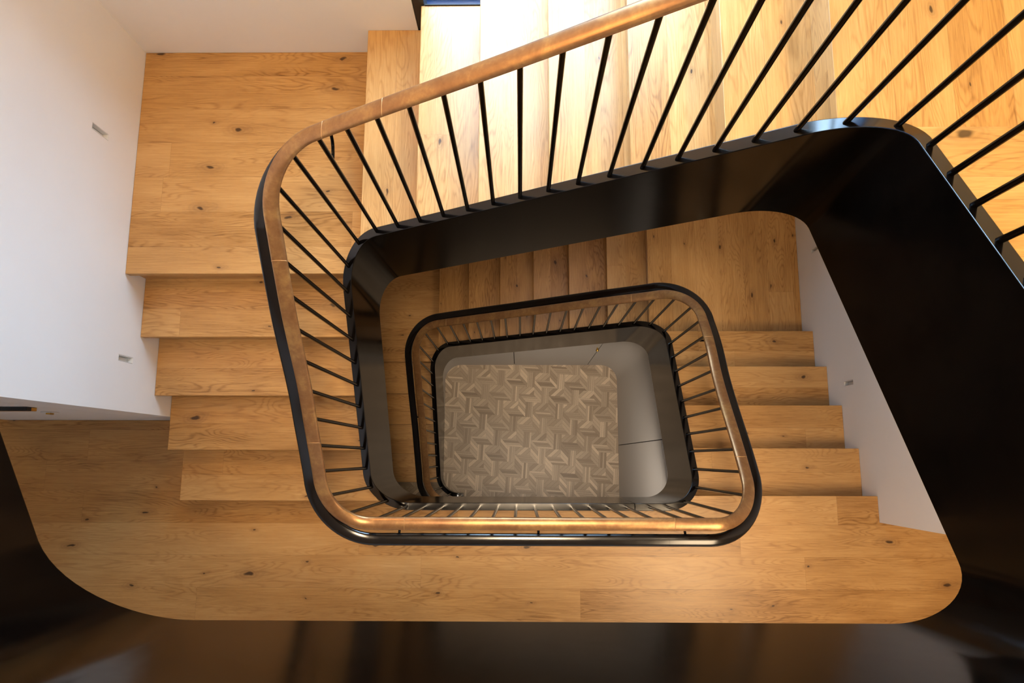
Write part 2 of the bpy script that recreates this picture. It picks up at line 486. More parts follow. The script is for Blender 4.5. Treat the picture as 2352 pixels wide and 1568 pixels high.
def build_string(P, zf, root, floor_z=None):
    rings = []
    for i, s in enumerate(P.s):
        a, b = P.off(i, 0.0), P.off(i, STR_T)
        zt = zf(s); zb_ = zt - STR_D
        if floor_z is not None: zb_ = max(zb_, floor_z + 0.001)
        rings.append([(a[0], a[1], zb_), (a[0], a[1], zt), (b[0], b[1], zt), (b[0], b[1], zb_)])
    o = sweep('stringer', rings, M['steel'], root, (P.p[0][0], P.p[0][1], zf(0) - STR_D), smooth=True, bevel=0.0025)
    autosmooth(o); o['label'] = 'deep black steel stringer'
    o.data.materials.append(M['steel_top'])
    for pl in o.data.polygons:
        if len(pl.vertices) == 4 and pl.normal.z > 0.5: pl.material_index = 1     # the flange on top, its reflectance raised to imitate a brighter grey sheen
    return o

CAP_PROFILE = [(-0.026, -0.017), (-0.026, -0.009), (-0.0235, -0.0055), (-0.018, -0.0028), (-0.009, -0.0007), (0.0, 0.0), (0.009, -0.0007), (0.018, -0.0028), (0.0235, -0.0055), (0.026, -0.009), (0.026, -0.017)]

def cap_ring(P, s, zf, grow=0.0):
    ring = []
    for o, dz in CAP_PROFILE:
        k = 1 + grow / 0.026
        (x, y), _ = P.at(s, 0.02 + o * k)
        ring.append((x, y, zf(s) + (dz if dz < -0.012 else dz + grow)))
    return ring

GRAB_DZ = 0.128                       # top of the grab rail below the top of the bronze cap
GRAB = [(-0.026, -0.014), (-0.0255, -0.008), (-0.022, -0.0035), (-0.015, -0.0012), (0.0, 0.0), (0.015, -0.0012), (0.022, -0.0035), (0.0255, -0.008), (0.026, -0.014), (0.022, -0.020), (0.012, -0.024), (-0.012, -0.024), (-0.022, -0.020)]
def grab_ring(P, s, zf):
    return [(*P.at(s, 0.097 + o)[0], zf(s) - GRAB_DZ + dz) for o, dz in GRAB]

def fine_s(P, a, b, step=0.02):
    ss = [s for s in P.s if a < s < b]
    out = [a] + ss + [b]
    res = [a]
    for q in out[1:]:
        n = max(1, int(math.ceil((q - res[-1]) / step)))
        base = res[-1]
        for k in range(1, n + 1): res.append(base + (q - base) * k / n)
    return res

def build_balustrade(P, zs, zr, s_a, s_b, bal_s, bracket_s, joints, label, floor_z):
    (x, y), _ = P.at(s_a, 0.02)
    root = empty('balustrade', (x, y, zs(s_a)))
    tag(root, label, 'balustrade')
    build_string(P, zs, root, floor_z)
    ss = fine_s(P, s_a, s_b)
    cap = sweep('handrail', [cap_ring(P, s, zr) for s in ss], M['bronze'], root, (x, y, zr(s_a)), smooth=True)
    autosmooth(cap, 50); cap['label'] = 'bronze handrail cap'
    for js in joints:
        if s_a < js < s_b:
            (jx, jy), _ = P.at(js, 0.02)
            j = sweep('rail_joint', [cap_ring(P, js - 0.0012, zr, 0.0005), cap_ring(P, js + 0.0012, zr, 0.0005)], M['joint'], cap, (jx, jy, zr(js)), smooth=True)
    # grab rail on the stair side, on brackets
    g = sweep('grab_rail', [grab_ring(P, s, zr) for s in ss], M['steel_rail'], root, (*P.at(s_a, 0.097)[0], zr(s_a) - GRAB_DZ), smooth=True)
    autosmooth(g, 50)
    g['label'] = 'flat black grab rail on the stair side'
    for s in bal_s:
        (bx, by), _ = P.at(s, 0.02)
        z0, z1 = zs(s) - 0.004, zr(s) - 0.016
        r = 0.0078; n = 12
        prof = [(r, z0), (r, z1)]
        rings = [[(bx + rr * math.cos(2 * math.pi * k / n), by + rr * math.sin(2 * math.pi * k / n), zz) for k in range(n)] for rr, zz in prof]
        b = sweep('baluster', rings, M['steel'], root, (bx, by, z0), smooth=True); autosmooth(b)
    for s in bracket_s:
        s = min(bal_s, key=lambda q: abs(q - s))
        z = zr(s)
        ctrl = [(0.020, -0.212), (0.045, -0.211), (0.067, -0.206), (0.083, -0.196), (0.093, -0.182), (0.097, -0.167), (0.097, -0.150)]
        pts = [(*P.at(s, o)[0], z + dz) for o, dz in ctrl]
        tube('rail_bracket', pts, 0.0055, M['steel'], root, n=10)
    return root

# baluster spacing is 100 mm, measured from the start of the long flight
sTU, sTL = PU.ms('T0'), PL.ms('T0')
balU = [sTU + 0.003 + 0.1003 * k for k in range(-9, 200) if PU.ms('R0') < sTU + 0.003 + 0.1003 * k < PU.ms('END') - 0.03]
balL = [sTL + 0.003 + 0.1003 * k for k in range(-20, 200) if PL.s[0] + 0.03 < sTL + 0.003 + 0.1003 * k < PL.ms('END') + 0.0]
def sTu(x): return PU.ms('T0') + (XR - RAD - x)
def sLu(y): return PU.ms('L0') + (YT - RAD - y)
def sBu(x): return PU.ms('B0') + (x - (XL1 + RAD))
def sTl(x): return PL.ms('T0') + (XR - RAD - x)
def sRl(y): return PL.ms('R1') - (YT - RAD - y)
def sLl(y): return PL.ms('L0') + (YT - RAD - y)
build_balustrade(PU, STR_U, RAIL_U, PU.ms('R0') + 0.02, PU.ms('END'), balU,
                 [sTu(-0.62), sLu(0.05), sBu(-0.53), sBu(0.13), PU.ms('R1') - 0.3],
                 [sTu(-0.375), sTu(-0.575), sLu(0.635), sLu(0.055), sBu(-0.47), sBu(X_SPLIT) - 0.0016],
                 'large upper balustrade of black steel with a bronze handrail, beside the sunlit oak steps', None)
build_balustrade(PL, STR_L, RAIL_L, PL.s[0], PL.ms('END') + 0.04, balL,
                 [PL.s[0] + 0.12, sRl(0.62), sTl(0.45), sTl(-0.35), sLl(0.3)],
                 [sRl(0.01), sRl(0.63), sTl(0.66), sTl(-0.52), sLl(0.4)],
                 'smaller lower balustrade of black steel with a bronze handrail, looping round the parquet floor', Z_B2)

# ------------------------------------------------------------------ steps and landings
OUT = STR_T + 0.0015                  # where treads meet the string
TH = 0.038                            # tread thickness
NOSE = 0.022

def arc_xy(cx, cy, r, a0, a1, n=10):
    return [(cx + r * math.cos(math.radians(a0 + (a1 - a0) * i / n)), cy + r * math.sin(math.radians(a0 + (a1 - a0) * i / n))) for i in range(n + 1)]

def flight_T(ztr, label, xl):
    root = empty('stair_flight', (X_TR, (YT + WY1) / 2, ztr - 7 * RISE)); tag(root, label, 'stairs', 'oak stair flights')
    y1 = WY1 - 0.001
    for j in range(0, 7):
        z = ztr - j * RISE; xn = X_TR - j * G_T
        y0 = YT + OUT
        if j == 6:      # lowest tread passes the rounded corner
            pass
        # block under the tread (its face is the riser)
        x0, x1 = xn + NOSE, xn + G_T - 0.0005 + NOSE
        if j > 0:
            nose_x = xn
            tx1 = xn + G_T + NOSE - 0.001
            c = (xl + RAD, YT - RAD); ro = RAD + OUT
            if nose_x < xl + RAD:
                ang = math.degrees(math.acos(max(-1, min(1, (nose_x - c[0]) / ro))))
                poly = [(tx1 + 0.012, y1), (nose_x, y1)] + arc_xy(c[0], c[1], ro, ang, 90, 8) + [(tx1 + 0.012, y0)]
            else:
                poly = [(tx1 + 0.012, y1), (nose_x, y1), (nose_x, y0), (tx1 + 0.012, y0)]
            prism('tread', poly, z - TH, z, M['tread_y'], root, (nose_x, y0, z), bevel=0.0025)
            a = box('riser', x0, tx1, y0 + (0.03 if j == 6 else 0), y1, z - RISE + 0.0005, z - TH - 0.0003, M['riser_y'], root, (nose_x + 0.004, y0, z - RISE))
        else:
            box('riser', x0, x0 + 0.02, y0 + 0.012, y1, z - RISE + 0.0005, z - TH - 0.0003, M['riser_y'], root, (xn + 0.004, y0, z - RISE))
    return root

def flight_L(zl, label, xl, yb=YB, x_wall=WX0):
    root = empty('stair_flight', ((xl + WX0) / 2, Y_L, zl - 5 * RISE)); tag(root, label, 'stairs', 'oak stair flights')
    x0, x1 = x_wall + 0.001, xl - OUT
    for j in range(0, 5):
        z = zl - j * RISE; yn = Y_L - j * G_L
        if j > 0:
            ty1 = yn + G_L + NOSE - 0.001
            c = (xl + RAD, yb + RAD); ro = RAD + OUT
            if yn < yb + RAD:
                a = math.degrees(math.asin((yn - c[1]) / ro))
                poly = [(x0, ty1 + 0.012), (x0, yn)] + arc_xy(c[0], c[1], ro, 180 - a, 180, 8) + [(x1, ty1 + 0.012)]
            else:
                poly = [(x0, ty1 + 0.012), (x0, yn), (x1, yn), (x1, ty1 + 0.012)]
            prism('tread', poly, z - TH, z, M['tread_x'], root, (x0, yn, z), bevel=0.0025)
            box('riser', x0, x1 + (0.0), yn + NOSE, ty1, z - RISE + 0.0005, z - TH - 0.0003, M['riser_x'], root, (x0, yn + 0.004, z - RISE))
        else:
            box('riser', x0, x1 - 0.0, yn + NOSE, yn + NOSE + 0.02, z - RISE + 0.0005, z - TH - 0.0003, M['riser_x'], root, (x0, yn + 0.004, z - RISE))
    return root

def flight_R(zb, label):
    root = empty('stair_flight', ((XR + WX1) / 2, Y_R, zb - 5 * RISE)); tag(root, label, 'stairs', 'oak stair flights')
    x0, x1 = XR + OUT, WX1 - 0.001
    for j in range(0, 5):
        z = zb - j * RISE; yn = Y_R + j * G_R
        if j > 0:
            ty0 = yn - G_R - NOSE + 0.001
            c = (XR - RAD, YT - RAD); ro = RAD + OUT
            if yn > YT - RAD:
                a = math.degrees(math.asin((yn - c[1]) / ro))
                poly = [(x1, ty0 - 0.012), (x1, yn)] + arc_xy(c[0], c[1], ro, a, 0, 8) + [(x0, ty0 - 0.012)]
            else:
                poly = [(x1, ty0 - 0.012), (x1, yn), (x0, yn), (x0, ty0 - 0.012)]
            prism('tread', poly, z - TH, z, M['tread_x'], root, (x0, yn, z), bevel=0.0025)
            box('riser', x0, x1, ty0, yn - NOSE, z - RISE + 0.0005, z - TH - 0.0003, M['riser_x'], root, (x0, yn - 0.004, z - RISE))
        else:
            box('riser', x0, x1, yn - NOSE - 0.02, yn - NOSE, z - RISE + 0.0005, z - TH - 0.0003, M['riser_x'], root, (x0, yn - 0.004, z - RISE))
    return root

def landing_L(zl, xl, label):
    c = (xl + RAD, YT - RAD); ro = RAD + OUT
    xe = X_TR - 6 * G_T + NOSE - 0.001
    a0 = math.degrees(math.asin((Y_L - c[1]) / ro)); a1 = math.degrees(math.acos((xe - c[0]) / ro))
    poly = [(xe, WY1 - 0.001), (WX0 + 0.001, WY1 - 0.001), (WX0 + 0.001, Y_L)] + arc_xy(c[0], c[1], ro, 180 - a0, a1, 10)
    o = prism('stair_landing', poly, zl - TH, zl, M['oak_x'], None, (WX0, 1.817 - 0.171 * 6, zl), bevel=0.0025)
    tag(o, label, 'landing')

def landing_TR(ztr, label):
    c = (XR - RAD, YT - RAD); ro = RAD + OUT
    ye = Y_R + 4 * G_R - NOSE + 0.001
    a0 = math.degrees(math.acos((X_TR - c[0]) / ro)); a1 = math.degrees(math.asin((ye - c[1]) / ro))
    poly = [(WX1 - 0.001, ye), (WX1 - 0.001, WY1 - 0.001), (X_TR, WY1 - 0.001)] + arc_xy(c[0], c[1], ro, a0, a1, 10)
    o = prism('stair_landing', poly, ztr - TH, ztr, M['oak_y'], None, (X_TR, YT, ztr), bevel=0.0025)
    tag(o, label, 'landing')

flight_R(Z_B0, 'short oak flight in warm light in the top right corner, rising from the golden landing')
flight_T(Z_TR1, 'wide pale oak flight washed by daylight beside the black framed window', XL1)
flight_L(Z_L1, 'upper oak flight against the bright white wall with a recessed light', XL1)
flight_R(Z_B1, 'oak flight one storey down against the shaded white wall', )
flight_T(Z_TR2, 'shaded reddish oak flight partly hidden behind the lower bronze handrail', XL2)
flight_L(Z_L2, 'lowest dark oak flight, glimpsed between the two black stringers', XL2, YB2)
landing_L(Z_L1, XL1, 'square oak landing in the corner of the two white walls')
landing_TR(Z_TR1, 'golden lit oak landing in the top right corner behind the black rods')
landing_TR(Z_TR2, 'dim oak landing one storey down, boards running towards the back wall')
landing_L(Z_L2, XL2, 'darkest oak landing, deep in the well left of the lower handrail')

# middle floor (the landing at the bottom of the picture)
FX0, FX1, FY0 = -3.9, 3.9, -2.1
RET_L, RET_R = 0.208, -0.345
DOOR_X = -2.93                        # edge of the opening in the left passage
def floor_poly(set_back=0.0):
    co, ro = (XL1 + RAD, YB + RAD), RAD + OUT
    cr = (XR - RAD, YB + RAD)
    yr = Y_R - set_back
    yl = Y_L - 4 * G_L + NOSE - 0.001
    a_l = math.degrees(math.asin((yl - co[1]) / ro)); a_r = math.degrees(math.asin((yr - cr[1]) / ro))
    p = [(FX0, FY0), (FX1, FY0), (FX1, RET_R - 0.001), (WX1 - 0.001, RET_R - 0.001), (WX1 - 0.001, yr)]
    p += arc_xy(cr[0], cr[1], ro, a_r, -90, 10)
    p += arc_xy(co[0], co[1], ro, 270, 180 - a_l, 10)
    p += [(WX0 + 0.0, yl), (WX0 - 0.0, RET_L - 0.001), (DOOR_X, RET_L - 0.001), (DOOR_X, 1.15), (FX0, 1.15)]
    return p
def gallery_poly(set_back=0.0):
    yr = Y_R - set_back
    p = [(FX0, FY0), (FX1, FY0), (FX1, RET_R - 0.001), (WX1 - 0.001, RET_R - 0.001), (WX1 - 0.001, yr)]
    c, r = (XR - RG2, YBG + RG2), RG2 + OUT
    p += arc_xy(c[0], c[1], r, math.degrees(math.asin(max(-1, min(1, (yr - c[1]) / r)))), -90, 8)
    c, r = (XLG + RG1, YBG + RG1), RG1 + OUT
    p += arc_xy(c[0], c[1], r, 270, 188, 8)
    p += [(WX0, YBG + RG1 - 0.02), (FX0, YBG + RG1 - 0.02)]
    return p
for poly, z, what, below in ((floor_poly, Z_B1, 'middle storey', 'ground floor'), (gallery_poly, Z_B0, 'top gallery', 'middle storey')):
    o = prism('floor', poly(), z - TH, z, M['oak_x'], None, (0.0, -0.53 - 0.171 * 4, z), bevel=0.002)
    tag(o, 'oak board floor of the ' + what, None, kind='structure')
    o = prism('ceiling', poly(0.046), z - 0.315, z - TH - 0.0005, M['wall'], None, (0.0, -1.0, z - 0.315))
    tag(o, 'white ceiling of the ' + below, None, kind='structure')

# ------------------------------------------------------------------ ground floor: geometric parquet
def clip(poly, nx, ny, d):
    """keep the side nx*x + ny*y <= d"""
    out = []
    for i in range(len(poly)):
        a, b = poly[i], poly[(i + 1) % len(poly)]
        da, db = nx * a[0] + ny * a[1] - d, nx * b[0] + ny * b[1] - d
        if da <= 0: out.append(a)
        if da * db < 0:
            t = da / (da - db); out.append((a[0] + (b[0] - a[0]) * t, a[1] + (b[1] - a[1]) * t))
    return out

def parquet():
    e = 0.0745
    # four blocks of the repeating unit (x right, y down), with the direction across which they are cut into strips
    s2 = math.sqrt(0.5)
    units = [([(0, 0), (2, 0), (2, 1), (0, 1)], (s2, s2), 5, 0.0),
             ([(0, 1), (2, 1), (3, 2), (1, 2)], (0, 1), 4, -0.10),
             ([(2, -1), (3, 0), (3, 2), (2, 1)], (s2, -s2), 4, 0.05),
             ([(3, 0), (4, 0), (4, 2), (3, 2)], (1, 0), 4, -0.02)]
    rot = math.radians(-3.6); cr, sr = math.cos(rot), math.sin(rot)
    V, F, C = [], [], []
    rng = random.Random(11)
    ox, oy = 0.115, 0.25
    for i in range(-10, 12):
        for k in range(-12, 14):
            bx, by = 4 * i + 2 * k, 2 * k
            for poly, (nx, ny), cnt, bias in units:
                pl = [(x + bx, y + by) for x, y in poly]
                ds = [nx * x + ny * y for x, y in pl]; lo, hi = min(ds), max(ds)
                blk = rng.uniform(-0.06, 0.06) + bias
                for q in range(cnt):
                    a, b = lo + (hi - lo) * q / cnt + 0.007, lo + (hi - lo) * (q + 1) / cnt - 0.007
                    pp = clip(clip(pl, nx, ny, b), -nx, -ny, -a)
                    if len(pp) < 3: continue
                    w = []
                    for x, y in pp:
                        X, Y = x * e, -y * e
                        w.append((ox + X * cr - Y * sr, oy + X * sr + Y * cr))
                    # trim to the hall
                    for nx_, ny_, d_ in ((1, 0, 2.2), (-1, 0, 2.6), (0, 1, 1.3), (0, -1, 2.05)):
                        w = clip(w, nx_, ny_, d_)
                        if len(w) < 3: break
                    if len(w) < 3: continue
                    base = len(V)
                    V.extend([(x, y, 0.0) for x, y in w]); F.append(tuple(range(base, base + len(w))))
                    t = min(1, max(0, 0.5 + blk + rng.choice([-0.26, -0.14, -0.08, -0.03, 0.02, 0.08, 0.16, 0.36])))
                    lo_c, hi_c = (0.20, 0.145, 0.10), (0.76, 0.62, 0.47)
                    C.append(tuple(lo_c[z] + (hi_c[z] - lo_c[z]) * t for z in range(3)))
    me_o = mesh_obj('floor', V, F, M['parquet'], None, (0, 0, 0), colors=C)
    tag(me_o, 'greyed oak parquet of interlocking blocks on the ground floor', None, kind='structure')
    return me_o
parquet()
o = box('floor', FX0, FX1, FY0, WY1, -0.12, -0.004, M['dark']); tag(o, 'subfloor under the parquet', None, kind='structure')

# ------------------------------------------------------------------ walls
def wall_plane(name, axis, c, thick, a0, a1, z0, z1, holes, mat, label=None):
    """wall in the plane axis = c, its body on the side of `thick`; holes are (a0, a1, z0, z1)"""
    As = sorted({a0, a1, *[h[0] for h in holes], *[h[1] for h in holes]})
    Zs = sorted({z0, z1, *[h[2] for h in holes], *[h[3] for h in holes]})
    V, idx, F = [], {}, []
    def vid(a, z, d):
        k = (round(a, 6), round(z, 6), d)
        if k not in idx:
            q = c + d
            idx[k] = len(V); V.append((q, a, z) if axis == 'X' else (a, q, z))
        return idx[k]
    solid = {}
    for i in range(len(As) - 1):
        for k in range(len(Zs) - 1):
            am, zm = (As[i] + As[i + 1]) / 2, (Zs[k] + Zs[k + 1]) / 2
            solid[i, k] = not any(h[0] < am < h[1] and h[2] < zm < h[3] for h in holes)
    for (i, k), sld in solid.items():
        if not sld: continue
        A0, A1, Z0, Z1 = As[i], As[i + 1], Zs[k], Zs[k + 1]
        F.append((vid(A0, Z0, 0), vid(A1, Z0, 0), vid(A1, Z1, 0), vid(A0, Z1, 0)))
        F.append((vid(A0, Z0, thick), vid(A0, Z1, thick), vid(A1, Z1, thick), vid(A1, Z0, thick)))
        for di, dk, e in ((-1, 0, ((A0, Z0), (A0, Z1))), (1, 0, ((A1, Z0), (A1, Z1))), (0, -1, ((A0, Z0), (A1, Z0))), (0, 1, ((A0, Z1), (A1, Z1)))):
            if not solid.get((i + di, k + dk), False):
                (pa, pz), (qa, qz) = e
                F.append((vid(pa, pz, 0), vid(qa, qz, 0), vid(qa, qz, thick), vid(pa, pz, thick)))
    org = (c, a0, z0) if axis == 'X' else (a0, c, z0)
    o = mesh_obj(name, V, F, mat, None, org)
    tag(o, label, None, kind='structure')
    return o

TOP = 9.9
LW, LH = 0.030, 0.122
lights_left = [(1.378, 4.097), (0.432, 3.740)]      # (y0, z0) of the recessed lights
lights_right = [(0.438, 2.686), (1.376, 2.345)]
wall_plane('wall_left', 'X', WX0, -0.18, RET_L, WY1 + 0.3, 0.0, TOP, [(y, y + LW, z, z + LH) for y, z in lights_left], M['wall'], 'white plaster wall on the left')
wall_plane('wall_right', 'X', WX1, 0.18, RET_R, WY1 + 0.3, 0.0, TOP, [(y, y + LW, z, z + LH) for y, z in lights_right], M['wall'], 'white plaster wall on the right')
WIN = (-0.470, 0.74, Z_L1 + RISE - 0.03, 6.45)
WIN2 = (0.35, 0.85, 2.52, 2.84)
wall_plane('wall_back', 'Y', WY1, 0.25, WX0 - 0.18, WX1 + 0.18, 0.0, TOP, [WIN, WIN2], M['wall'], 'white plaster wall at the back with the window')
wall_plane('wall_front', 'Y', FY0, -0.2, FX0 - 0.2, FX1 + 0.2, -0.1, TOP, [], M['wall'], 'plaster wall behind the viewer')
wall_plane('wall_room_left', 'Y', 1.152, 0.1, FX0, DOOR_X + 0.2, 0.0, TOP, [], M['wall'], 'end wall of the room off the left passage')
wall_plane('wall_room_side', 'X', DOOR_X + 0.0015, 0.1, RET_L + 0.1815, 1.150, Z_B1 - 0.3, TOP, [], M['wall'], 'side wall of the room off the left passage')
wall_plane('wall_side_left', 'X', FX0, -0.2, FY0 - 0.2, 1.3, -0.1, TOP, [], M['wall'], 'plaster wall at the far end of the left passage')
WIN3 = (-2.05, -0.42, Z_B0 + 0.95, Z_B0 + 3.75)
wall_plane('wall_side_right', 'X', FX1, 0.2, FY0 - 0.2, RET_R + 0.2, -0.1, TOP, [WIN3], M['wall'], 'plaster wall at the far end of the right passage')
wall_plane('wall_return_left', 'Y', RET_L, 0.18, FX0, WX0 - 0.181, 0.0, TOP, [(FX0 + 0.001, DOOR_X, Z_B1 - 0.33, Z_B1 + 2.1)], M['wall'], 'return of the left wall along the passage')
wall_plane('wall_return_right', 'Y', RET_R, 0.18, WX1 + 0.181, FX1, 0.0, TOP, [], M['wall'], 'return of the right wall along the passage')
o = box('ceiling', FX0 - 0.2, FX1 + 0.2, FY0 - 0.2, WY1 + 0.3, TOP, TOP + 0.15, M['wall']); tag(o, 'white ceiling', None, kind='structure')

def slab(name, prof, x0, x1, label):
    v = [(x0, y, z) for y, z in prof] + [(x1, y, z) for y, z in prof]; n = len(prof)
    f = [tuple(range(n)), tuple(range(2 * n - 1, n - 1, -1))] + [(i, n + i, n + (i + 1) % n, (i + 1) % n) for i in range(n)]
    tag(mesh_obj(name, v, f, M['wall'], None, (x0, prof[0][0], prof[0][1])), label, None, kind='structure')
zs1 = Z_B0 + 5 * RISE
slab('ceiling', [(Y_L, zs1 - 0.22), (WY1 - 0.001, zs1 - 0.22), (WY1 - 0.001, zs1), (Y_L, zs1)], WX0 + 0.001, X_TR - 6 * G_T - 0.2, 'ceiling over the square landing')
slab('ceiling', [(YBG + RG1 - 0.02, Z_B0 - 0.28), (Y_L - 0.002, zs1 - 0.22), (Y_L - 0.002, zs1 - 0.02), (YBG + RG1 - 0.02, Z_B0 - 0.02)], WX0 + 0.001, XLG - OUT - 0.002, 'sloping ceiling under the next flight')

# recessed lights (switched off)
def wall_light(side, y0, z0, label):
    sx = -1 if side == 'L' else 1
    x = WX0 if side == 'L' else WX1
    xb = x + sx * 0.036
    root = empty('wall_light', (x, y0 + LW / 2, z0)); tag(root, label, 'wall light', 'recessed wall lights')
    g = 0.0012; t = 0.002
    y1, z1 = y0 + LW - g, z0 + LH - g; ya, za = y0 + g, z0 + g
    # open housing, sloping back
    outer = [(x, ya, za), (x, y1, za), (x, y1, z1), (x, ya, z1)]
    inner = [(x, ya + t, za + t), (x, y1 - t, za + t), (x, y1 - t, z1 - t), (x, ya + t, z1 - t)]
    back = [(xb, ya + t, za + t), (xb, y1 - t, za + t), (xb, y1 - t, z1 - t), (xb, ya + t, z1 - t)]
    backo = [(xb + sx * t, ya, za), (xb + sx * t, y1, za), (xb + sx * t, y1, z1), (xb + sx * t, ya, z1)]
    v = outer + inner + back + backo
    f = [(i, (i + 1) % 4, 4 + (i + 1) % 4, 4 + i) for i in range(4)] + [(4 + i, 4 + (i + 1) % 4, 8 + (i + 1) % 4, 8 + i) for i in range(4)]
    f += [(8, 9, 10, 11)] + [(12, 13, 14, 15)] + [(i, (i + 1) % 4, 12 + (i + 1) % 4, 12 + i) for i in range(4)]
    mesh_obj('housing', v, f, M['white_metal'], root, (x, ya, za))
    box('lens', min(xb, xb - sx * 0.012), max(xb, xb - sx * 0.012), ya + t + 0.003, y1 - t - 0.003, za + t + 0.004, z1 - t - 0.004, M['white_metal'], root)
    return root
wall_light('L', *lights_left[0], 'small recessed light in the bright left wall above the square landing')
wall_light('L', *lights_left[1], 'small recessed light in the left wall above the upper flight of steps')
wall_light('R', *lights_right[0], 'small recessed light in the shaded right wall beside the lower flight')
wall_light('R', *lights_right[1], 'faint recessed light in the right wall above the dim landing, half hidden by the stringer')

# ------------------------------------------------------------------ window in the back wall
def window():
    x0, x1, z0, z1 = WIN
    root = empty('window_1', (x0, WY1, z0)); tag(root, 'tall black framed window beside the pale steps', None, kind='structure')
    fw = 0.052
    ya, yb = WY1 + 0.004, WY1 + 0.075
    def fb(n, a0, a1, b0, b1, y0=ya, y1=yb): return box(n, a0, a1, y0, y1, b0, b1, M['frame'], root, bevel=0.003)
    fb('window_frame', x0 + 0.001, x0 + fw, z0 + 0.001, z1 - 0.001)
    fb('window_frame', x1 - fw, x1 - 0.001, z0 + 0.001, z1 - 0.001)
    fb('window_frame', x0 + fw, x1 - fw, z1 - fw, z1 - 0.001)
    fb('window_frame', x0 + fw, x1 - fw, z0 + 0.001, z0 + fw)
    fb('mullion', 0.12, 0.17, z0 + fw, z1 - fw)
    for a, b in ((x0 + fw, 0.12), (0.17, x1 - fw)):
        box('window_glass', a, b, WY1 + 0.045, WY1 + 0.053, z0 + fw, z1 - fw, M['glass'], root)
    box('window_sill', x0 + 0.001, x1 - 0.001, WY1 + 0.076, WY1 + 0.50, z0 + 0.001, z0 + 0.024, M['ledge'], root, bevel=0.004)
    box('sill_lip', x0 + 0.001, x1 - 0.001, WY1 + 0.16, WY1 + 0.175, z0 + 0.0245, z0 + 0.045, M['frame'], root)
    return root
window()
def added_lower_window():  # out of view, added to let cool daylight onto the lower steps
    x0, x1, z0, z1 = WIN2
    root = empty('added_window_2', (x0, WY1, z0)); tag(root, 'small unseen window added for daylight on the lower flight', None, kind='structure')
    for a0, a1, b0, b1 in ((x0 + 0.001, x0 + 0.05, z0 + 0.001, z1 - 0.001), (x1 - 0.05, x1 - 0.001, z0 + 0.001, z1 - 0.001), (x0 + 0.05, x1 - 0.05, z0 + 0.001, z0 + 0.05), (x0 + 0.05, x1 - 0.05, z1 - 0.05, z1 - 0.001)):
        box('window_frame', a0, a1, WY1 + 0.004, WY1 + 0.075, b0, b1, M['frame'], root, bevel=0.003)
    box('window_glass', x0 + 0.05, x1 - 0.05, WY1 + 0.045, WY1 + 0.053, z0 + 0.05, z1 - 0.05, M['glass'], root)
added_lower_window()

def added_gallery_window():  # unseen opening, put in to bring daylight across to the left wall
    y0, y1, z0, z1 = WIN3
    root = empty('added_window_3', (FX1, y0, z0)); tag(root, 'unseen window added for daylight at the end of the top gallery', None, kind='structure')
    for a0, a1, b0, b1 in ((y0 + 0.001, y0 + 0.05, z0 + 0.001, z1 - 0.001), (y1 - 0.05, y1 - 0.001, z0 + 0.001, z1 - 0.001), (y0 + 0.05, y1 - 0.05, z0 + 0.001, z0 + 0.05), (y0 + 0.05, y1 - 0.05, z1 - 0.05, z1 - 0.001)):
        box('window_frame', FX1 + 0.06, FX1 + 0.12, a0, a1, b0, b1, M['frame'], root, bevel=0.003)
    box('window_glass', FX1 + 0.085, FX1 + 0.093, y0 + 0.05, y1 - 0.05, z0 + 0.05, z1 - 0.05, M['glass'], root)
added_gallery_window()

# black edging where the treads meet the glass
for j in range(2, 6):
    z = Z_TR1 - j * RISE; xn = X_TR - j * G_T
    o = box('trim_%d' % (j - 1), max(xn, WIN[0] + 0.053) + 0.001, min(xn + G_T, WIN[1] - 0.053) - 0.002, WY1 - 0.0005, WY1 + 0.003, z - 0.10, z + 0.007, M['frame'])
    tag(o, 'black edging strip between a tread and the window', None, kind='structure')

# brass rail on the wall return of the left passage
def wall_rail():
    root = empty('wall_rail', (-2.07, RET_L, Z_B1 + 1.03)); tag(root, 'slim brass rail with a black top on the end of the left wall', 'rail')
    box('bar', -2.80, -2.07, RET_L - 0.016, RET_L - 0.0008, Z_B1 + 1.01, Z_B1 + 1.045, M['brass'], root, bevel=0.002)
    box('top_strip', -2.80, -2.07, RET_L - 0.017, RET_L - 0.0008, Z_B1 + 1.0455, Z_B1 + 1.075, M['frame'], root, bevel=0.001)
wall_rail()

def switch_plate():
    root = empty('switch_plate', (-2.20, RET_L, Z_B1 + 0.70)); tag(root, 'tiny brass switch on the end of the left wall, below the slim brass rail', 'switch')
    box('plate', -2.225, -2.175, RET_L - 0.005, RET_L - 0.0005, Z_B1 + 0.70, Z_B1 + 0.76, M['white_metal'], root, bevel=0.001)
    box('rocker', -2.21, -2.19, RET_L - 0.012, RET_L - 0.0052, Z_B1 + 0.715, Z_B1 + 0.745, M['brass'], root, bevel=0.001)
switch_plate()

# ------------------------------------------------------------------ panelled wall under the lower flights
PW = Path()
PW.add(line_pts((XR, -0.80), (XR, YT - RAD)), (1, 0)); PW.mark('R1')
PW.add(arc_pts(XR - RAD, YT - RAD, RAD, 0, 90)); PW.mark('T0')
PW.add(line_pts((XR - RAD, YT), (XL2 + RAD, YT)), (0, 1)); PW.mark('T1')
PW.add(arc_pts(XL2 + RAD, YT - RAD, RAD, 90, 180)); PW.mark('L0')
PW.add(line_pts((XL2, YT - RAD), (XL2, YB2 + RAD)), (-1, 0)); PW.mark('END')
PW.finish()
def wall_top(s):
    """underside of the string above the wall"""
    sl = s - PW.ms('R1') + PL.ms('R1')
    return STR_L(max(sl, PL.ms('R0'))) - STR_D - 0.001

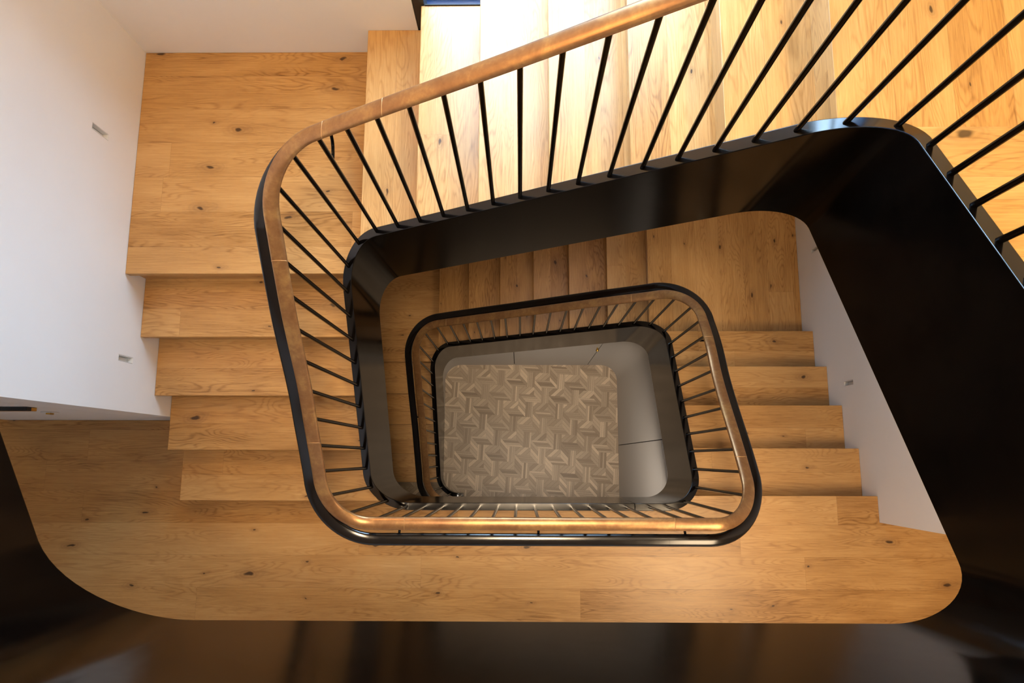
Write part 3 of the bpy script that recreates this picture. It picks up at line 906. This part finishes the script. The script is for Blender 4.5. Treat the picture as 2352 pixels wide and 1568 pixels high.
def understair():
    """wall following the inner face of the string, from the floor to its underside"""
    V, F = [], []
    ids = []
    for i, s in enumerate(PW.s):
        zb_ = wall_top(s)
        if zb_ < 0.06: break
        a, b = PW.off(i, 0.012), PW.off(i, 0.035)
        ids.append(len(V))
        V += [(a[0], a[1], 0.0005), (a[0], a[1], zb_), (b[0], b[1], zb_), (b[0], b[1], 0.0005)]
    for k in range(len(ids) - 1):
        a, b = ids[k], ids[k + 1]
        for j in range(4): F.append((a + j, a + (j + 1) % 4, b + (j + 1) % 4, b + j))
    F.append((3, 2, 1, 0)); F.append(tuple(ids[-1] + j for j in range(4)))
    o = mesh_obj('wall_understair', V, F, M['dark'], None, (XR, 0, 0), smooth=True); autosmooth(o)
    tag(o, 'dark core of the panelled wall round the foot of the well', None, kind='structure')
understair()

cupboard = empty('understair_cupboard', (XR - RAD, YT, 0.0))
tag(cupboard, 'grey panelled cupboard built under the lowest flights round the parquet', 'cupboard')
def panel_strip(name, sa, sb, z0, zt, knob_s=None, knob_z=None):
    """flat or curved panel on the under-stair wall between s = sa and sb; zt(s) is its top"""
    ss = fine_s(PW, sa, sb, 0.03)
    rings = []
    for s in ss:
        a, b = PW.at(s, 0.0)[0], PW.at(s, 0.0115)[0]
        t = zt(s)
        rings.append([(a[0], a[1], z0), (a[0], a[1], t), (b[0], b[1], t), (b[0], b[1], z0)])
    (x, y), _ = PW.at((sa + sb) / 2, 0.0)
    o = sweep(name, rings, M['grey'], cupboard, (x, y, z0), smooth=True); autosmooth(o)
    if knob_s is not None:
        (kx, ky), n = PW.at(knob_s, 0.0)
        prof = [(0.0, 0.006), (0.012, 0.006), (0.016, 0.012), (0.024, 0.013), (0.030, 0.010), (0.032, 0.0015)]
        rings = []
        N_ = Vector((-n[0], -n[1], 0)); T_ = Vector((-n[1], n[0], 0)); U_ = Vector((0, 0, 1)); c = Vector((kx, ky, knob_z))
        for d, r in prof:
            rings.append([tuple(c + N_ * d + (T_ * math.cos(2 * math.pi * k / 12) + U_ * math.sin(2 * math.pi * k / 12)) * r) for k in range(12)])
        kn = sweep('knob', rings, M['brass'], o, (kx, ky, knob_z), smooth=True); autosmooth(kn)
    return o
ztop = lambda s: wall_top(s) - 0.002
def wR(y): return PW.ms('R1') - (YT - RAD - y)
def wT(x): return PW.ms('T0') + (XR - RAD - x)
gap = 0.0035
panel_strip('door', wR(-0.79), wR(0.128) - gap, 0.004, lambda s: min(2.11, ztop(s)))
panel_strip('panel', wR(-0.79), wR(0.128) - gap, 2.117, ztop)
panel_strip('panel', wR(0.128) + gap, wT(0.672) - gap, 0.004, ztop)
panel_strip('door', wT(0.672) + gap, wT(-0.055) - gap, 0.004, ztop, knob_s=wT(0.672) + 0.02, knob_z=1.12)
panel_strip('panel', wT(-0.055) + gap, PW.ms('L0') + 0.52, 0.004, ztop)

# ------------------------------------------------------------------ light
W = bpy.data.worlds.new('sky'); S.world = W; W.use_nodes = True
nt = W.node_tree; nt.nodes.clear()
out = nt.nodes.new('ShaderNodeOutputWorld'); bg = nt.nodes.new('ShaderNodeBackground')
bg.inputs[0].default_value = (0.57, 0.76, 1.0, 1); bg.inputs[1].default_value = 19.0
Nw = NB(nt)
tcw = nt.nodes.new('ShaderNodeTexCoord')
_, _, wz = Nw.sep(tcw.outputs['Generated'])
sky_f = Nw.smooth(wz, -0.12, 0.10)
nt.links.new(Nw.mix(sky_f, (0.010, 0.024, 0.062), (0.53, 0.745, 1.0)), bg.inputs[0])   # dusky blue courtyard below, pale sky above
nt.links.new(bg.outputs[0], out.inputs[0])

def area(name, loc, size, power, col, rot=(0, 0, 0), portal=False, size_y=None, spread=180):
    l = bpy.data.lights.new(name, 'AREA'); l.energy = power; l.color = col
    l.shape = 'RECTANGLE'; l.size = size; l.size_y = size_y or size; l.spread = math.radians(spread)
    o = bpy.data.objects.new(name, l); COL.objects.link(o); o.location = loc; o.rotation_euler = rot
    if portal: l.cycles.is_portal = True
    return o
area('window_portal', ((WIN[0] + WIN[1]) / 2, WY1 + 0.27, (WIN[2] + WIN[3]) / 2), WIN[1] - WIN[0], 1, (1, 1, 1), (-math.pi / 2, 0, 0), True, WIN[3] - WIN[2])
area('added_lower_window_portal', ((WIN2[0] + WIN2[1]) / 2, WY1 + 0.27, (WIN2[2] + WIN2[3]) / 2), WIN2[1] - WIN2[0], 1, (1, 1, 1), (-math.pi / 2, 0, 0), True, WIN2[3] - WIN2[2])
area('added_gallery_window_portal', (FX1 + 0.21, (WIN3[0] + WIN3[1]) / 2, (WIN3[2] + WIN3[3]) / 2), WIN3[3] - WIN3[2], 1, (1, 1, 1), (0, math.pi / 2, 0), True, WIN3[1] - WIN3[0])
area('landing_lamp', (-1.25, 1.30, zs1 - 0.24), 0.35, 11, (1.0, 0.58, 0.22))
area('upper_lamp', (1.85, 1.0, 7.75), 0.4, 21, (1.0, 0.66, 0.14), spread=100)
area('gallery_lamp', (1.45, -0.95, Z_B0 - 0.335), 0.9, 20, (1.0, 0.74, 0.46), spread=130)
area('hall_lamp', (0.05, -0.48, Z_B1 - 0.335), 0.35, 13, (1.0, 0.87, 0.72), (math.radians(30), math.radians(-22), 0), spread=110)
area('side_room_lamp', (-3.35, 0.70, Z_B0 - 0.6), 0.3, 2, (1.0, 0.72, 0.36))
area('well_lamp', (0.10, 0.0, 8.57), 0.55, 19, (1.0, 0.75, 0.48), spread=80)
area('top_gallery_lamp', (-0.3, -0.85, 8.57), 2.6, 30, (1.0, 0.72, 0.43), size_y=0.45, spread=150)

# ------------------------------------------------------------------ camera
def cam_axes(pit, roll, yaw):
    cp, sp = math.cos(pit), math.sin(pit)
    right = Vector((1, 0, 0)); up = Vector((0, cp, sp)); fwd = Vector((0, sp, -cp))
    cy, sy = math.cos(yaw), math.sin(yaw)
    right, fwd = right * cy - fwd * sy, fwd * cy + right * sy
    cr, sr = math.cos(roll), math.sin(roll)
    right, up = right * cr + up * sr, up * cr - right * sr
    return right, up, fwd
R_, U_, F_ = cam_axes(math.radians(9.38276), math.radians(0.0480), math.radians(-0.6502))
cam = bpy.data.cameras.new('camera'); co = bpy.data.objects.new('camera', cam); COL.objects.link(co)
co.matrix_world = Matrix(((R_.x, U_.x, -F_.x, 0), (R_.y, U_.y, -F_.y, 0), (R_.z, U_.z, -F_.z, CAMZ), (0, 0, 0, 1)))
cam.sensor_fit = 'HORIZONTAL'; cam.sensor_width = 36.0; cam.lens = 1621.1 / 2352 * 36.0
cam.clip_start = 0.02
S.camera = co
S.view_settings.view_transform = 'Standard'; S.view_settings.look = 'None'
S.view_settings.gamma = 1.0; S.view_settings.use_curve_mapping = False
S.view_settings.exposure = 0.25
